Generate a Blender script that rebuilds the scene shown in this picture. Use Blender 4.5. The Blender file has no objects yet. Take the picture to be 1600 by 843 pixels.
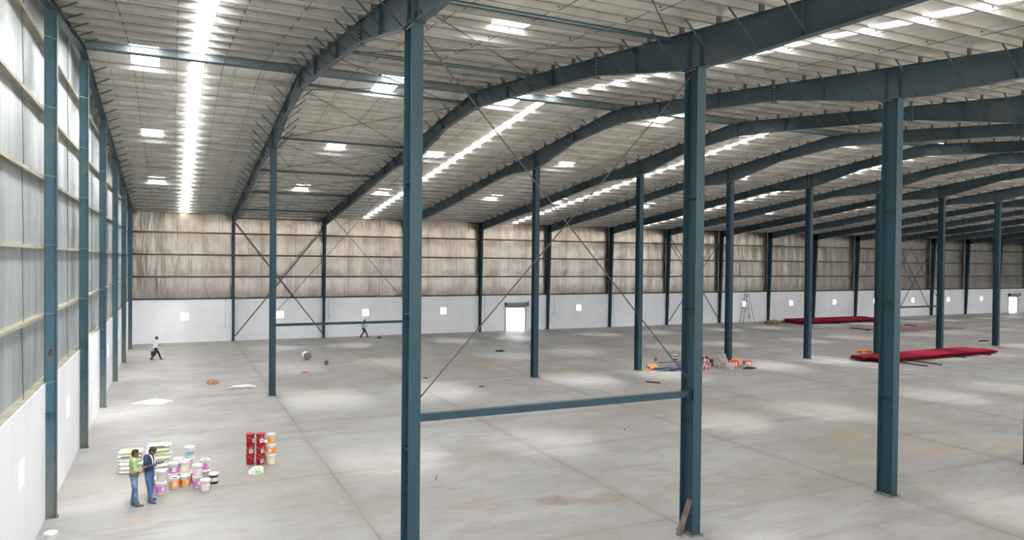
import bpy, bmesh, math, random
from mathutils import Vector, Matrix
random.seed(7)
SC = bpy.context.scene
COL = SC.collection

# ------------------------------------------------------------------ camera
FOC, YAW, PITCH, ROLL, CAMZ = 1118.09, .4425, .0130, .0097, 7.5
cy, sy, cp, sp = math.cos(YAW), math.sin(YAW), math.cos(PITCH), math.sin(PITCH)
fwd = Vector((sy * cp, cy * cp, -sp)); rgt = Vector((cy, -sy, 0)); upv = rgt.cross(fwd)
cr, sr = math.cos(ROLL), math.sin(ROLL)
r2 = cr * rgt + sr * upv; u2 = -sr * rgt + cr * upv
cam = bpy.data.cameras.new('camera'); camo = bpy.data.objects.new('camera', cam); COL.objects.link(camo)
cam.sensor_width = 36; cam.lens = FOC / 1600 * 36; cam.clip_end = 600
camo.matrix_world = Matrix(((r2.x, u2.x, -fwd.x, 0), (r2.y, u2.y, -fwd.y, 0), (r2.z, u2.z, -fwd.z, CAMZ), (0, 0, 0, 1)))
SC.camera = camo

# ------------------------------------------------------------------ light, exposure
SKYLIGHT = 14.0          # glow of the translucent roof sheets
SKY = 4.5               # daylight outside
SUN = 92.0
w = bpy.data.worlds.new('sky'); SC.world = w; w.use_nodes = True
bgn = w.node_tree.nodes['Background']; bgn.inputs[0].default_value = (.92, .96, 1, 1); bgn.inputs[1].default_value = SKY
sun = bpy.data.lights.new('sun', 'SUN'); sun.energy = SUN; sun.angle = math.radians(15); sun.color = (1, .985, .96)
suno = bpy.data.objects.new('sun', sun); COL.objects.link(suno); suno.location = (60, 0, 60)
suno.rotation_euler = Vector((-.10, .45, -1)).to_track_quat('-Z', 'Y').to_euler()
SC.view_settings.view_transform = 'Standard'; SC.view_settings.look = 'None'
SC.view_settings.exposure = 0; SC.view_settings.gamma = 1; SC.view_settings.use_curve_mapping = False
SC.cycles.use_denoising = True
SC.cycles.max_bounces = 10; SC.cycles.diffuse_bounces = 6; SC.cycles.glossy_bounces = 4; SC.cycles.transparent_max_bounces = 8
SC.cycles.sample_clamp_indirect = 12

# ------------------------------------------------------------------ helpers
class MB:
    def __init__(s): s.v = []; s.f = []; s.m = []
    def add(s, vs, fs, mi=0):
        o = len(s.v); s.v += [tuple(v) for v in vs]; s.f += [tuple(i + o for i in f) for f in fs]; s.m += [mi] * len(fs)
    def hexa(s, p, mi=0):      # 8 points: bottom ring 0-3 (ccw), top ring 4-7
        s.add(p, [(3, 2, 1, 0), (4, 5, 6, 7), (0, 1, 5, 4), (1, 2, 6, 5), (2, 3, 7, 6), (3, 0, 4, 7)], mi)
    def box(s, x0, x1, y0, y1, z0, z1, mi=0):
        s.hexa([(x0, y0, z0), (x1, y0, z0), (x1, y1, z0), (x0, y1, z0), (x0, y0, z1), (x1, y0, z1), (x1, y1, z1), (x0, y1, z1)], mi)
    def tube(s, a, b, r0, r1=None, n=8, mi=0, caps=True):
        a = Vector(a); b = Vector(b); r1 = r0 if r1 is None else r1
        d = (b - a).normalized(); t = Vector((0, 0, 1)) if abs(d.z) < .9 else Vector((1, 0, 0))
        u = d.cross(t).normalized(); v = d.cross(u)
        vs = [a + r0 * (math.cos(k * math.tau / n) * u + math.sin(k * math.tau / n) * v) for k in range(n)]
        vs += [b + r1 * (math.cos(k * math.tau / n) * u + math.sin(k * math.tau / n) * v) for k in range(n)]
        fs = [(k, k + n, (k + 1) % n + n, (k + 1) % n) for k in range(n)]
        if caps: fs += [tuple(range(n)), tuple(range(2 * n - 1, n - 1, -1))]
        s.add(vs, fs, mi)
    def bar(s, a, b, wd, ht, up=(0, 0, 1), mi=0):
        a = Vector(a); b = Vector(b); d = (b - a).normalized(); up = Vector(up)
        sd = d.cross(up)
        sd = Vector((1, 0, 0)) if sd.length < 1e-4 else sd.normalized()
        uu = sd.cross(d)
        q = lambda p, i, j: p + sd * i * wd / 2 + uu * j * ht / 2
        s.hexa([q(a, -1, -1), q(a, 1, -1), q(b, 1, -1), q(b, -1, -1), q(a, -1, 1), q(a, 1, 1), q(b, 1, 1), q(b, -1, 1)], mi)
    def lathe(s, prof, n=24, c=(0, 0, 0), mi=0):
        vs = []; fs = []
        for r, z in prof:
            vs += [(c[0] + r * math.cos(k * math.tau / n), c[1] + r * math.sin(k * math.tau / n), c[2] + z) for k in range(n)]
        for i in range(len(prof) - 1):
            fs += [(i * n + k, i * n + (k + 1) % n, (i + 1) * n + (k + 1) % n, (i + 1) * n + k) for k in range(n)]
        s.add(vs, fs, mi)
    def ball(s, c, r, rot=None, nu=16, nv=10, mi=0):
        vs = []; fs = []
        for i in range(1, nv):
            th = math.pi * i / nv
            for k in range(nu):
                p = Vector((r[0] * math.sin(th) * math.cos(k * math.tau / nu), r[1] * math.sin(th) * math.sin(k * math.tau / nu), r[2] * math.cos(th)))
                if rot: p = rot @ p
                vs.append(Vector(c) + p)
        for i in range(nv - 2):
            fs += [(i * nu + k, (i + 1) * nu + k, (i + 1) * nu + (k + 1) % nu, i * nu + (k + 1) % nu) for k in range(nu)]
        tp = Vector((0, 0, r[2])); tp = rot @ tp if rot else tp
        o = len(vs); vs += [Vector(c) + tp, Vector(c) - tp]
        fs += [(o, k, (k + 1) % nu) for k in range(nu)] + [(o + 1, (nv - 2) * nu + (k + 1) % nu, (nv - 2) * nu + k) for k in range(nu)]
        s.add(vs, fs, mi)
    def cap(s, a, b, r0, r1, n=14):    # tapered capsule for bodies
        s.tube(a, b, r0, r1, n); s.ball(a, (r0,) * 3, None, n, 8); s.ball(b, (r1,) * 3, None, n, 8)
    def mesh(s, name, mats, smooth=False):
        me = bpy.data.meshes.new(name); me.from_pydata(s.v, [], s.f)
        for m in (mats if isinstance(mats, (list, tuple)) else [mats]): me.materials.append(m)
        if any(s.m): me.polygons.foreach_set('material_index', s.m)
        if smooth: me.polygons.foreach_set('use_smooth', [True] * len(me.polygons))
        me.update(); return me
    def build(s, name, mats, parent=None, smooth=False):
        return link(name, s.mesh(name, mats, smooth), parent)
def link(name, data, parent=None):
    o = bpy.data.objects.new(name, data); COL.objects.link(o)
    if parent is not None: o.parent = parent
    return o
def tag(o, label, cat, group=None, kind=None):
    o['label'] = label; o['category'] = cat
    if group: o['group'] = group
    if kind: o['kind'] = kind
    return o
def struct(o): o['kind'] = 'structure'; return o
def thing(name, label, cat, loc=(0, 0, 0), rz=0, group=None):
    o = link(name, None); o.location = loc; o.rotation_euler = (0, 0, rz); return tag(o, label, cat, group)
def copy_tree(o, loc, rz, label, group=None):
    c = o.copy(); COL.objects.link(c); c.location = loc; c.rotation_euler = (0, 0, rz); c['label'] = label
    if group: c['group'] = group
    for ch in list(o.children):
        d = ch.copy(); COL.objects.link(d); d.parent = c
        for g in list(ch.children):
            e = g.copy(); COL.objects.link(e); e.parent = d
    return c
ORD = ['first', 'second', 'third', 'fourth', 'fifth', 'sixth', 'seventh', 'eighth', 'ninth', 'tenth', 'eleventh', 'twelfth', 'thirteenth', 'fourteenth',
       'fifteenth', 'sixteenth', 'seventeenth', 'eighteenth', 'nineteenth', 'twentieth', 'twenty-first', 'twenty-second', 'twenty-third', 'twenty-fourth',
       'twenty-fifth', 'twenty-sixth', 'twenty-seventh', 'twenty-eighth', 'twenty-ninth', 'thirtieth']
def pixdir(u, v):
    return (u - 800) / FOC * r2 - (v - 421.5) / FOC * u2 + fwd

# ------------------------------------------------------------------ materials
def srgb(r, g, b):
    f = lambda c: (c / 255 / 12.92) if c / 255 <= .04045 else ((c / 255 + .055) / 1.055) ** 2.4
    return (f(r), f(g), f(b), 1)
def mat(name, col, rough=.6, metal=0, noise=None, bump=None, spec=None):
    """noise = (scale, other colour, low, high, stretch); bump = (scale, strength, distance, stretch)"""
    m = bpy.data.materials.new(name); m.use_nodes = True; nt = m.node_tree; N = nt.nodes; L = nt.links
    b = N['Principled BSDF']; b.inputs['Base Color'].default_value = col; b.inputs['Roughness'].default_value = rough; b.inputs['Metallic'].default_value = metal
    if spec is not None: b.inputs['Specular IOR Level'].default_value = spec
    tc = N.new('ShaderNodeTexCoord')
    def noi(scale, st, det=4):
        mp = N.new('ShaderNodeMapping'); mp.inputs['Scale'].default_value = st; L.new(tc.outputs['Object'], mp.inputs[0])
        n = N.new('ShaderNodeTexNoise'); n.inputs['Scale'].default_value = scale; n.inputs['Detail'].default_value = det; L.new(mp.outputs[0], n.inputs[0]); return n
    if noise:
        n = noi(noise[0], noise[4] if len(noise) > 4 else (1, 1, 1))
        mr = N.new('ShaderNodeMapRange'); mr.inputs[1].default_value = noise[2]; mr.inputs[2].default_value = noise[3]; L.new(n.outputs[0], mr.inputs[0])
        mx = N.new('ShaderNodeMix'); mx.data_type = 'RGBA'; mx.inputs[6].default_value = col; mx.inputs[7].default_value = noise[1]
        L.new(mr.outputs[0], mx.inputs[0]); L.new(mx.outputs[2], b.inputs['Base Color'])
    if bump:
        n = noi(bump[0], bump[3] if len(bump) > 3 else (1, 1, 1))
        bp = N.new('ShaderNodeBump'); bp.inputs['Strength'].default_value = bump[1]; bp.inputs['Distance'].default_value = bump[2]
        L.new(n.outputs[0], bp.inputs['Height']); L.new(bp.outputs[0], b.inputs['Normal'])
    return m
TEAL = mat('teal_paint', srgb(41, 67, 79), .5, 0, (1.3, srgb(36, 58, 68), .4, .75, (1, 1, .25)), spec=.25)
TEALD = mat('teal_rafter_paint', srgb(56, 74, 83), .33, 0, (1.1, srgb(50, 66, 73), .4, .75), (.8, .25, .04), spec=.4)
TEALW = mat('teal_paint_lit_dusty', srgb(50, 87, 102), .5, 0, (2.2, srgb(96, 104, 100), .55, .75, (1, 1, .35)))  # same teal, base lightened to paint in the strip's daylight; grey patches are dust
BASE = mat('cement_stained_plate', srgb(120, 122, 112), .9, 0, (9, srgb(80, 84, 80), .4, .6))
GALV = mat('galvanised_steel', srgb(158, 159, 156), .5, .35, (1.5, srgb(142, 142, 138), .4, .7))
def dust(m, z0, z1, col):
    """cement dust and splashes on the foot of a column"""
    nt = m.node_tree; N = nt.nodes; L = nt.links; b = N['Principled BSDF']; src = b.inputs['Base Color'].links[0].from_socket
    tc = [n for n in N if n.type == 'TEX_COORD'][0]; sx = N.new('ShaderNodeSeparateXYZ'); L.new(tc.outputs['Object'], sx.inputs[0])
    n = N.new('ShaderNodeTexNoise'); n.inputs['Scale'].default_value = 5; n.inputs['Detail'].default_value = 5; L.new(tc.outputs['Object'], n.inputs[0])
    a = N.new('ShaderNodeMath'); a.operation = 'MULTIPLY_ADD'; a.inputs[1].default_value = 3.0; L.new(n.outputs[0], a.inputs[0]); L.new(sx.outputs[2], a.inputs[2])
    r = N.new('ShaderNodeMapRange'); r.inputs[1].default_value = z0 + 1.5; r.inputs[2].default_value = z1 + 1.5; r.inputs[3].default_value = .85; r.inputs[4].default_value = 0; L.new(a.outputs[0], r.inputs[0])
    mx = N.new('ShaderNodeMix'); mx.data_type = 'RGBA'; mx.inputs[7].default_value = col; L.new(r.outputs[0], mx.inputs[0]); L.new(src, mx.inputs[6]); L.new(mx.outputs[2], b.inputs['Base Color'])
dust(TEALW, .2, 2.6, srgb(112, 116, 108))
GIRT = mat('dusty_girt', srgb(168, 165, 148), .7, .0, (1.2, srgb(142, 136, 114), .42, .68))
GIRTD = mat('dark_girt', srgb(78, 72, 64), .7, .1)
RIDGE = mat('ridge_beam_paint', srgb(92, 106, 108), .5)
ROD = mat('dark_rod', srgb(62, 62, 60), .6)
RODL = mat('grey_rod', srgb(70, 65, 60), .7)
BOLT = mat('zinc_bolt', srgb(190, 190, 185), .4, .3)
WHITE = mat('white_wall_paint', srgb(234, 236, 241), .85, 0, (.6, srgb(227, 229, 235), .4, .7))
RUST = mat('rusty_steel', srgb(84, 60, 48), .8, 0, (6, srgb(58, 48, 44), .4, .6))

def foil(name, col, col2, rough, metal, seam_axis, seam, bscale, bst, bumpy=.8):
    m = mat(name, col, rough, metal, (bscale * .5, col2, .35, .7, bst), None)
    nt = m.node_tree; N = nt.nodes; L = nt.links; b = N['Principled BSDF']; tc = [n for n in N if n.type == 'TEX_COORD'][0]
    mp = N.new('ShaderNodeMapping'); mp.inputs['Scale'].default_value = bst; L.new(tc.outputs['Object'], mp.inputs[0])
    n1 = N.new('ShaderNodeTexNoise'); n1.inputs['Scale'].default_value = bscale; n1.inputs['Detail'].default_value = 5; n1.inputs['Distortion'].default_value = .6; L.new(mp.outputs[0], n1.inputs[0])
    bp = N.new('ShaderNodeBump'); bp.inputs['Strength'].default_value = bumpy; bp.inputs['Distance'].default_value = .05
    L.new(n1.outputs[0], bp.inputs['Height']); L.new(bp.outputs[0], b.inputs['Normal'])
    # narrow dark taped seams between the foil strips
    sx = N.new('ShaderNodeSeparateXYZ'); L.new(tc.outputs['Object'], sx.inputs[0])
    pp = N.new('ShaderNodeMath'); pp.operation = 'PINGPONG'; pp.inputs[1].default_value = seam / 2; L.new(sx.outputs[seam_axis], pp.inputs[0])
    lt = N.new('ShaderNodeMath'); lt.operation = 'LESS_THAN'; lt.inputs[1].default_value = .012; L.new(pp.outputs[0], lt.inputs[0])
    mx = N.new('ShaderNodeMix'); mx.data_type = 'RGBA'; mx.inputs[7].default_value = (col[0] * .45, col[1] * .45, col[2] * .45, 1)
    src = b.inputs['Base Color'].links[0].from_socket
    L.new(src, mx.inputs[6]); L.new(lt.outputs[0], mx.inputs[0]); L.new(mx.outputs[2], b.inputs['Base Color'])
    return m
FOILW = foil('wall_foil', srgb(162, 155, 147), srgb(140, 132, 124), .27, .88, 0, 1.25, 2.2, (1, 1, .25))
FOILL = foil('left_wall_foil', srgb(205, 211, 214), srgb(148, 159, 164), .45, .5, 1, 1.25, 1.8, (1, 1, .2), 1.4)
FOILR = foil('roof_foil', srgb(246, 245, 241), srgb(222, 220, 215), .4, .7, 0, 1.2, 1.3, (1, .5, .5))

def skylight_mat(name, glow, opacity):
    m = bpy.data.materials.new(name); m.use_nodes = True; nt = m.node_tree; N = nt.nodes; L = nt.links
    N.clear(); out = N.new('ShaderNodeOutputMaterial'); mx = N.new('ShaderNodeMixShader'); e = N.new('ShaderNodeEmission'); t = N.new('ShaderNodeBsdfTransparent')
    e.inputs[0].default_value = (1, .985, .96, 1); e.inputs[1].default_value = glow / opacity; mx.inputs[0].default_value = opacity
    L.new(t.outputs[0], mx.inputs[1]); L.new(e.outputs[0], mx.inputs[2]); L.new(mx.outputs[0], out.inputs[0]); return m
SKYM = skylight_mat('translucent_roof_sheet', SKYLIGHT, .5)
SKYN = skylight_mat('boosted_translucent_sheet', SKYLIGHT * 3.4, .72)      # strip beside the left wall, glow raised to brighten that side
SKYD = skylight_mat('denser_translucent_sheet', SKYLIGHT * 1.0, .85)  # made less clear so weaker bands of sun reach the floor

# ------------------------------------------------------------------ layout
X0, X1, BAY, NF = -3.15, 4.936, 8.0655, 16
FX = [X0] + [X1 + BAY * k for k in range(NF)]          # frame planes, 0 = gable frame
YW, YA, YB = 69.4, 40.71, 15.475                        # far wall face, near flanges of both column rows
GY = [24.14 + 8.365 * k for k in range(-2, 6)]          # gable columns (near ones lie outside the view)
XR = FX[-1] + 8.1; YN = -9.6                            # far right gable, unseen near side, left open for sky light
RY, RZ = 31.6, 15.52
def top(y): return RZ - (.109 * (y - RY) if y > RY else .104 * (RY - y))
DEP = [(-9.6, .8), (-5, .6), (9, .6), (14.6, 1.03), (16.3, 1.03), (20.8, .6), (27, .66), (31.6, .78), (36.2, .62), (40.1, 1.02), (42, 1.0), (45.3, .56), (50, .6), (58, .76), (63.3, .72), (68.4, .8), (69.3, .82)]
def depth(y):
    for (a, da), (b, db) in zip(DEP, DEP[1:]):
        if a <= y <= b: return da + (db - da) * (y - a) / (b - a)
    return .7
PUR = [33.9 + 1.4708 * k for k in range(25)] + [30.05 - 1.52 * k for k in range(0, 26)]

# ------------------------------------------------------------------ floor, ground
def floor_mat():
    m = bpy.data.materials.new('power_trowelled_concrete'); m.use_nodes = True; nt = m.node_tree; N = nt.nodes; L = nt.links
    b = N['Principled BSDF']; b.inputs['Roughness'].default_value = .55; b.inputs['Specular IOR Level'].default_value = .35
    tc = N.new('ShaderNodeTexCoord'); P = tc.outputs['Object']
    def noise(sc, det=4, st=(1, 1, 1), dist=0, rough=.5):
        mp = N.new('ShaderNodeMapping'); mp.inputs['Scale'].default_value = st; L.new(P, mp.inputs[0])
        n = N.new('ShaderNodeTexNoise'); n.inputs['Scale'].default_value = sc; n.inputs['Detail'].default_value = det; n.inputs['Distortion'].default_value = dist; n.inputs['Roughness'].default_value = rough
        L.new(mp.outputs[0], n.inputs[0]); return n.outputs[0]
    def rng(s, a, c, lo=0, hi=1):
        r = N.new('ShaderNodeMapRange'); r.inputs[1].default_value = a; r.inputs[2].default_value = c; r.inputs[3].default_value = lo; r.inputs[4].default_value = hi; L.new(s, r.inputs[0]); return r.outputs[0]
    def mix(f, a, c):
        x = N.new('ShaderNodeMix'); x.data_type = 'RGBA'
        for s, i in ((f, 0), (a, 6), (c, 7)):
            if isinstance(s, tuple): x.inputs[i].default_value = s
            elif isinstance(s, float): x.inputs[i].default_value = s
            else: L.new(s, x.inputs[i])
        return x.outputs[2]
    def mth(op, a, c=None):
        x = N.new('ShaderNodeMath'); x.operation = op
        for s, i in ((a, 0), (c, 1)):
            if s is None: continue
            if isinstance(s, (int, float)): x.inputs[i].default_value = s
            else: L.new(s, x.inputs[i])
        return x.outputs[0]
    c = mix(rng(noise(.16, 5, (1, 1.6, 1)), .35, .68), srgb(156, 156, 157), srgb(140, 138, 134))
    c = mix(rng(noise(.9, 6, (.55, 1.6, 1), 1.2, .6), .48, .74, 0, .55), c, srgb(122, 117, 109))
    c = mix(rng(noise(3.5, 5, (.5, 1.3, 1), 1.5, .65), .58, .84, 0, .35), c, srgb(196, 196, 196))
    c = mix(rng(noise(.075, 4, (.7, 1.5, 1), .5), .5, .7, 0, .6), c, srgb(146, 137, 123))
    sx = N.new('ShaderNodeSeparateXYZ'); L.new(P, sx.inputs[0])
    # brown stains lying where the photo shows them
    wob = noise(1.6, 4); wob2 = rng(noise(5, 4), .3, .7, .55, 1)
    for (x, y, rx, ry, s, cl) in ((10.8, 19.5, .75, .5, .75, (118, 92, 72)), (12.4, 19.1, .8, .6, .6, (132, 108, 88)), (5.45, 20.8, .6, .45, .6, (150, 136, 122)),
                                  (15.9, 19.2, .7, .4, .6, (150, 136, 116)), (8.6, 20.3, .9, .5, .7, (150, 132, 112)), (24.4, 19.3, 1.2, .6, .7, (140, 130, 106)), (27.0, 22.0, 1.1, .5, .7, (168, 138, 104)),
                                  (28.0, 18.6, 2.6, .5, .6, (158, 136, 102)), (31.5, 17.9, 2.4, .5, .6, (158, 136, 102)), (10.9, 26.4, .7, .8, .5, (150, 146, 138)),
                                  (13.0, 43.4, 2.2, 1.6, .55, (150, 128, 96)), (8.4, 42.8, 1.4, 1.2, .4, (150, 132, 106)), (20.2, 46.4, 2.6, 1.6, .55, (160, 132, 100)), (23.8, 43.0, 3, 2.2, .5, (150, 134, 112)),
                                  (31, 50, 5, 3, .4, (152, 138, 116)), (39, 46, 5, 3, .4, (152, 138, 116)), (21, 33, 3, 1, .4, (152, 138, 122)), (-.95, 22.9, .5, .35, .4, (180, 150, 120))):
        dx = mth('DIVIDE', mth('SUBTRACT', sx.outputs[0], x), rx); dy = mth('DIVIDE', mth('SUBTRACT', sx.outputs[1], y), ry)
        d = mth('SQRT', mth('ADD', mth('MULTIPLY', dx, dx), mth('MULTIPLY', dy, dy)))
        d = mth('ADD', d, mth('MULTIPLY', mth('SUBTRACT', wob, .5), 2.2))
        c = mix(mth('MULTIPLY', rng(d, .5, 1.25, s, 0), wob2), c, srgb(*cl))
    # control joints along both column grids
    jw = mth('MULTIPLY', mth('SUBTRACT', noise(.5, 3), .5), .12)
    for ax, off, per, wd, st in ((0, X1 + .12, BAY, .03, .65), (0, X1 + .12 + BAY / 2, BAY, .015, .0), (1, 25.2, 8.35, .02, .5), (1, 25.2 + 5.6, 8.35 * 2, .014, .45)):
        if st == 0: continue
        q = mth('ADD', mth('SUBTRACT', sx.outputs[ax], off), jw)
        d = mth('PINGPONG', q, per / 2)
        keep = mth('GREATER_THAN', sx.outputs[0], -1.0)
        c = mix(mth('MULTIPLY', keep, mth('MULTIPLY', rng(d, wd * .6, wd * 1.9, st, 0), rng(noise(.35, 3), .35, .6, .4, 1))), c, srgb(84, 79, 74))
        c = mix(mth('MULTIPLY', keep, rng(d, .06, .4, .28, 0)), c, srgb(122, 118, 112))
    L.new(c, b.inputs['Base Color'])
    L.new(rng(noise(.6, 4), .3, .7, .42, .66), b.inputs['Roughness'])
    bp = N.new('ShaderNodeBump'); bp.inputs['Strength'].default_value = .08; bp.inputs['Distance'].default_value = .02; L.new(noise(2.5, 5), bp.inputs['Height']); L.new(bp.outputs[0], b.inputs['Normal'])
    return m
mb = MB(); mb.box(X0 - .35, XR + .3, YN - .3, YW + .35, -.25, 0); fl = struct(mb.build('floor', floor_mat()))
mb = MB(); mb.box(-120, 260, -140, 260, -.45, -.25); g = mb.build('ground', mat('pale_dry_ground', srgb(168, 158, 142), .9, 0, (.2, srgb(150, 140, 124), .4, .6))); struct(g)

# ------------------------------------------------------------------ masonry walls with holes, foil cladding
def wall_holes(name, along, a0, a1, p0, p1, z1, holes, m):
    """masonry slab from a0..a1 along X (along=0) or Y, thickness p0..p1, with rectangular holes (c0,c1,zb,zt)"""
    mb = MB(); cur = a0
    def bx(s, e, zb, zt):
        if e - s < 1e-4 or zt - zb < 1e-4: return
        mb.box(s, e, p0, p1, zb, zt) if along == 0 else mb.box(p0, p1, s, e, zb, zt)
    for c0, c1, zb, zt in sorted(holes):
        bx(cur, c0, 0, z1); bx(c0, c1, 0, zb); bx(c0, c1, zt, z1); cur = c1
    bx(cur, a1, 0, z1); return struct(mb.build(name, m))
MT = 3.86
mid = [FX[k] + (FX[1] - FX[0] if k == 0 else BAY) / 2 for k in range(NF + 1)]
D1, D2 = (32.2, 34.5), (120.85, 123.2)
far_holes = []; wins = []
for k in range(NF + 1):
    if k == 4: far_holes.append((D1[0], D1[1], 0, 2.44))
    elif k == 15: far_holes.append((D2[0], D2[1], 0, 2.44))
    else:
        c = mid[k] + (.05 if k < 8 else .2); far_holes.append((c - .34, c + .34, 1.95, 2.63)); wins.append((0, c))
wf = wall_holes('wall_far', 0, X0 - .35, XR + .3, YW, YW + .25, MT, far_holes, WHITE)
left_y = [20.55 + 8.4 * k for k in range(-1, 6)]
XL = -3.28
wl = wall_holes('wall_left', 1, YN, YW + .25, XL - .25, XL, MT, [(y - .34, y + .34, 1.92, 2.6) for y in left_y], WHITE)
wins += [(1, y) for y in left_y]
mb = MB(); mb.box(X0 - .35, XR + .3, YN - .25, YN, 0, MT)
struct(mb.build('wall_near_added', WHITE))  # unseen low wall, added to cut sun bounce, open above for sky light
mb = MB(); mb.box(XR, XR + .25, YN, YW + .25, 0, MT); wr = struct(mb.build('wall_right', WHITE))
ALU = mat('pale_window_frame', srgb(205, 208, 212), .5, .2)
GLASS = bpy.data.materials.new('clear_glass'); GLASS.use_nodes = True
_n = GLASS.node_tree.nodes; _n.clear(); _o = _n.new('ShaderNodeOutputMaterial'); _m = _n.new('ShaderNodeMixShader'); _t = _n.new('ShaderNodeBsdfTransparent'); _g = _n.new('ShaderNodeBsdfGlossy')
_g.inputs['Roughness'].default_value = .02; _m.inputs[0].default_value = .06
for a, b_ in ((_t.outputs[0], _m.inputs[1]), (_g.outputs[0], _m.inputs[2]), (_m.outputs[0], _o.inputs[0])): GLASS.node_tree.links.new(a, b_)
for i, (ax, c) in enumerate(wins):
    zb, zt = (1.95, 2.63) if ax == 0 else (1.92, 2.6)
    e = link(f'window_{i + 1}', None); struct(e)
    fr = MB(); pn = MB(); t = .025
    if ax == 0:
        y = YW + .1; e.location = (c, y, zb)
        for bx in ((-.34, .34, -.02, .02, 0, t), (-.34, .34, -.02, .02, .68 - t, .68), (-.34, -.34 + t, -.02, .02, t, .68 - t), (.34 - t, .34, -.02, .02, t, .68 - t), (.2, .215, -.02, .02, .4, .68 - t)): fr.box(*bx)
        pn.box(-.34 + t, .34 - t, -.003, .003, t, .68 - t)
    else:
        e.location = (XL - .1, c, zb)
        for bx in ((-.02, .02, -.34, .34, 0, t), (-.02, .02, -.34, .34, .68 - t, .68), (-.02, .02, -.34, -.34 + t, t, .68 - t), (-.02, .02, .34 - t, .34, t, .68 - t)): fr.box(*bx)
        pn.box(-.003, .003, -.34 + t, .34 - t, t, .68 - t)
    fr.build('window_frame', ALU, e); pn.build('pane', GLASS, e)

def foil_grid(name, along, a0, a1, plane, z0, ztop, inward, m, parent, seed):
    """bulging strips of foil-faced insulation between the girts (1.95 m apart)"""
    rnd = random.Random(seed); da = .3125; na = int((a1 - a0) / da); nz = 30
    amp = {}
    vs = []; fs = []
    for i in range(na + 1):
        a = a0 + (a1 - a0) * i / na; zt = ztop(a)
        for j in range(nz + 1):
            z = z0 + (zt - z0) * j / nz
            st = int(math.floor((a - 0) / 1.25)); u = ((a / 1.25) % 1.0); row = int((z - MT) / 1.95); q = ((z - MT) / 1.95) % 1.0
            if (st, row) not in amp: amp[(st, row)] = rnd.uniform(.015, .07)
            d = amp[(st, row)] * (.35 + .65 * math.sin(math.pi * min(max(q, 0), 1))) * (.4 + .6 * math.sin(math.pi * u)) + rnd.uniform(-.006, .006)
            p = plane + inward * d
            vs.append((a, p, z) if along == 0 else (p, a, z))
    for i in range(na):
        for j in range(nz):
            k = i * (nz + 1) + j
            f = (k, k + nz + 1, k + nz + 2, k + 1)
            fs.append(f if (along == 0) == (inward < 0) else f[::-1])
    mb = MB(); mb.add(vs, fs); o = mb.build(name, m, parent, True); o['kind'] = 'structure'; return o
foil_grid('foil_cladding', 0, X0 - .35, XR + .3, YW + .16, MT, lambda a: 11.62, -1, FOILW, wf, 1)
foil_grid('foil_cladding', 1, YN, YW + .2, XL - .27, MT, lambda a: top(a) + .2, 1, FOILL, wl, 2)
foil_grid('foil_cladding', 1, YN, YW + .2, XR + .27, MT, lambda a: top(a) + .2, -1, FOILL, wr, 3)
# outer profiled sheets behind the foil keep the daylight out
OUT = mat('outer_wall_sheet', srgb(190, 196, 200), .5, .3)
mb = MB(); mb.box(X0 - .6, XR + .6, YW + .27, YW + .3, MT - .1, 11.9); struct(mb.build('cladding_sheet', OUT, wf))
for xx, par in ((XL - .36, wl), (XR + .36, wr)):
    mb = MB()
    for a, b_ in ((YN, RY), (RY, YW + .3)):
        mb.hexa([(xx - .015, a, MT - .1), (xx + .015, a, MT - .1), (xx + .015, b_, MT - .1), (xx - .015, b_, MT - .1),
                 (xx - .015, a, top(a) + .3), (xx + .015, a, top(a) + .3), (xx + .015, b_, top(b_) + .3), (xx - .015, b_, top(b_) + .3)])
    struct(mb.build('cladding_sheet', OUT, par))

# ------------------------------------------------------------------ roof with its translucent sheets
CE = .235                                               # foil above the rafter tops
strips = [(mid[k] - .25, mid[k] + .25) for k in range(0, NF + 1, 2)]
sq_rows = [(6.1, 7.5), (18.9, 20.35), (30.2, 33.75), (43.75, 45.15), (56.0, 57.5)]
squares = []
for k in range(NF + 1):
    c = FX[k] + 2.1 + (.25 if k else 0) if k % 2 == 0 else mid[k]
    for r in sq_rows: squares.append((c - .52, c + .52, r[0], r[1], k))
xs = sorted({X0 - .6, XR + .6} | {v for s in strips for v in s} | {v for s in squares for v in s[:2]} | {FX[k] for k in range(NF + 1)} | {FX[k] + 2.0 * j for k in range(1, NF + 1) for j in (1, 2, 3)})
ys = sorted({YN - 2.6, RY, YW + .35} | {v for r in sq_rows for v in r} | {round(p, 3) for p in PUR} | {round(p + .735, 3) for p in PUR[:24]} | {round(p - .76, 3) for p in PUR[25:50]})  # roof extended at the near side, an unseen overhang added to block sun
rnd = random.Random(5)
sag = {}
pset = {round(p, 3) for p in PUR}
def roofz(i, j):
    y = ys[j]; z = top(y) + CE
    if round(y, 3) in pset or y in (RY,) or j in (0, len(ys) - 1) or any(abs(y - v) < 1e-6 for r in sq_rows for v in r): return z
    if (i, j) not in sag: sag[(i, j)] = rnd.uniform(-.01, .035)
    return z - sag[(i, j)]
mb = MB(); vs = [(x, y, roofz(i, j)) for i, x in enumerate(xs) for j, y in enumerate(ys)]; fs = []
ny = len(ys)
for i in range(len(xs) - 1):
    xc = (xs[i] + xs[i + 1]) / 2
    for j in range(ny - 1):
        yc = (ys[j] + ys[j + 1]) / 2
        if any(a < xc < b for a, b in strips): continue
        if any(a < xc < b and c < yc < d for a, b, c, d, _ in squares): continue
        fs.append((i * ny + j, i * ny + j + 1, (i + 1) * ny + j + 1, (i + 1) * ny + j))
mb.add(vs, fs); struct(mb.build('ceiling', FOILR, None, True))
bayname = lambda k: 'bay beside the left wall' if k == 0 else f'{ORD[k]} bay from the left wall'
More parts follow.
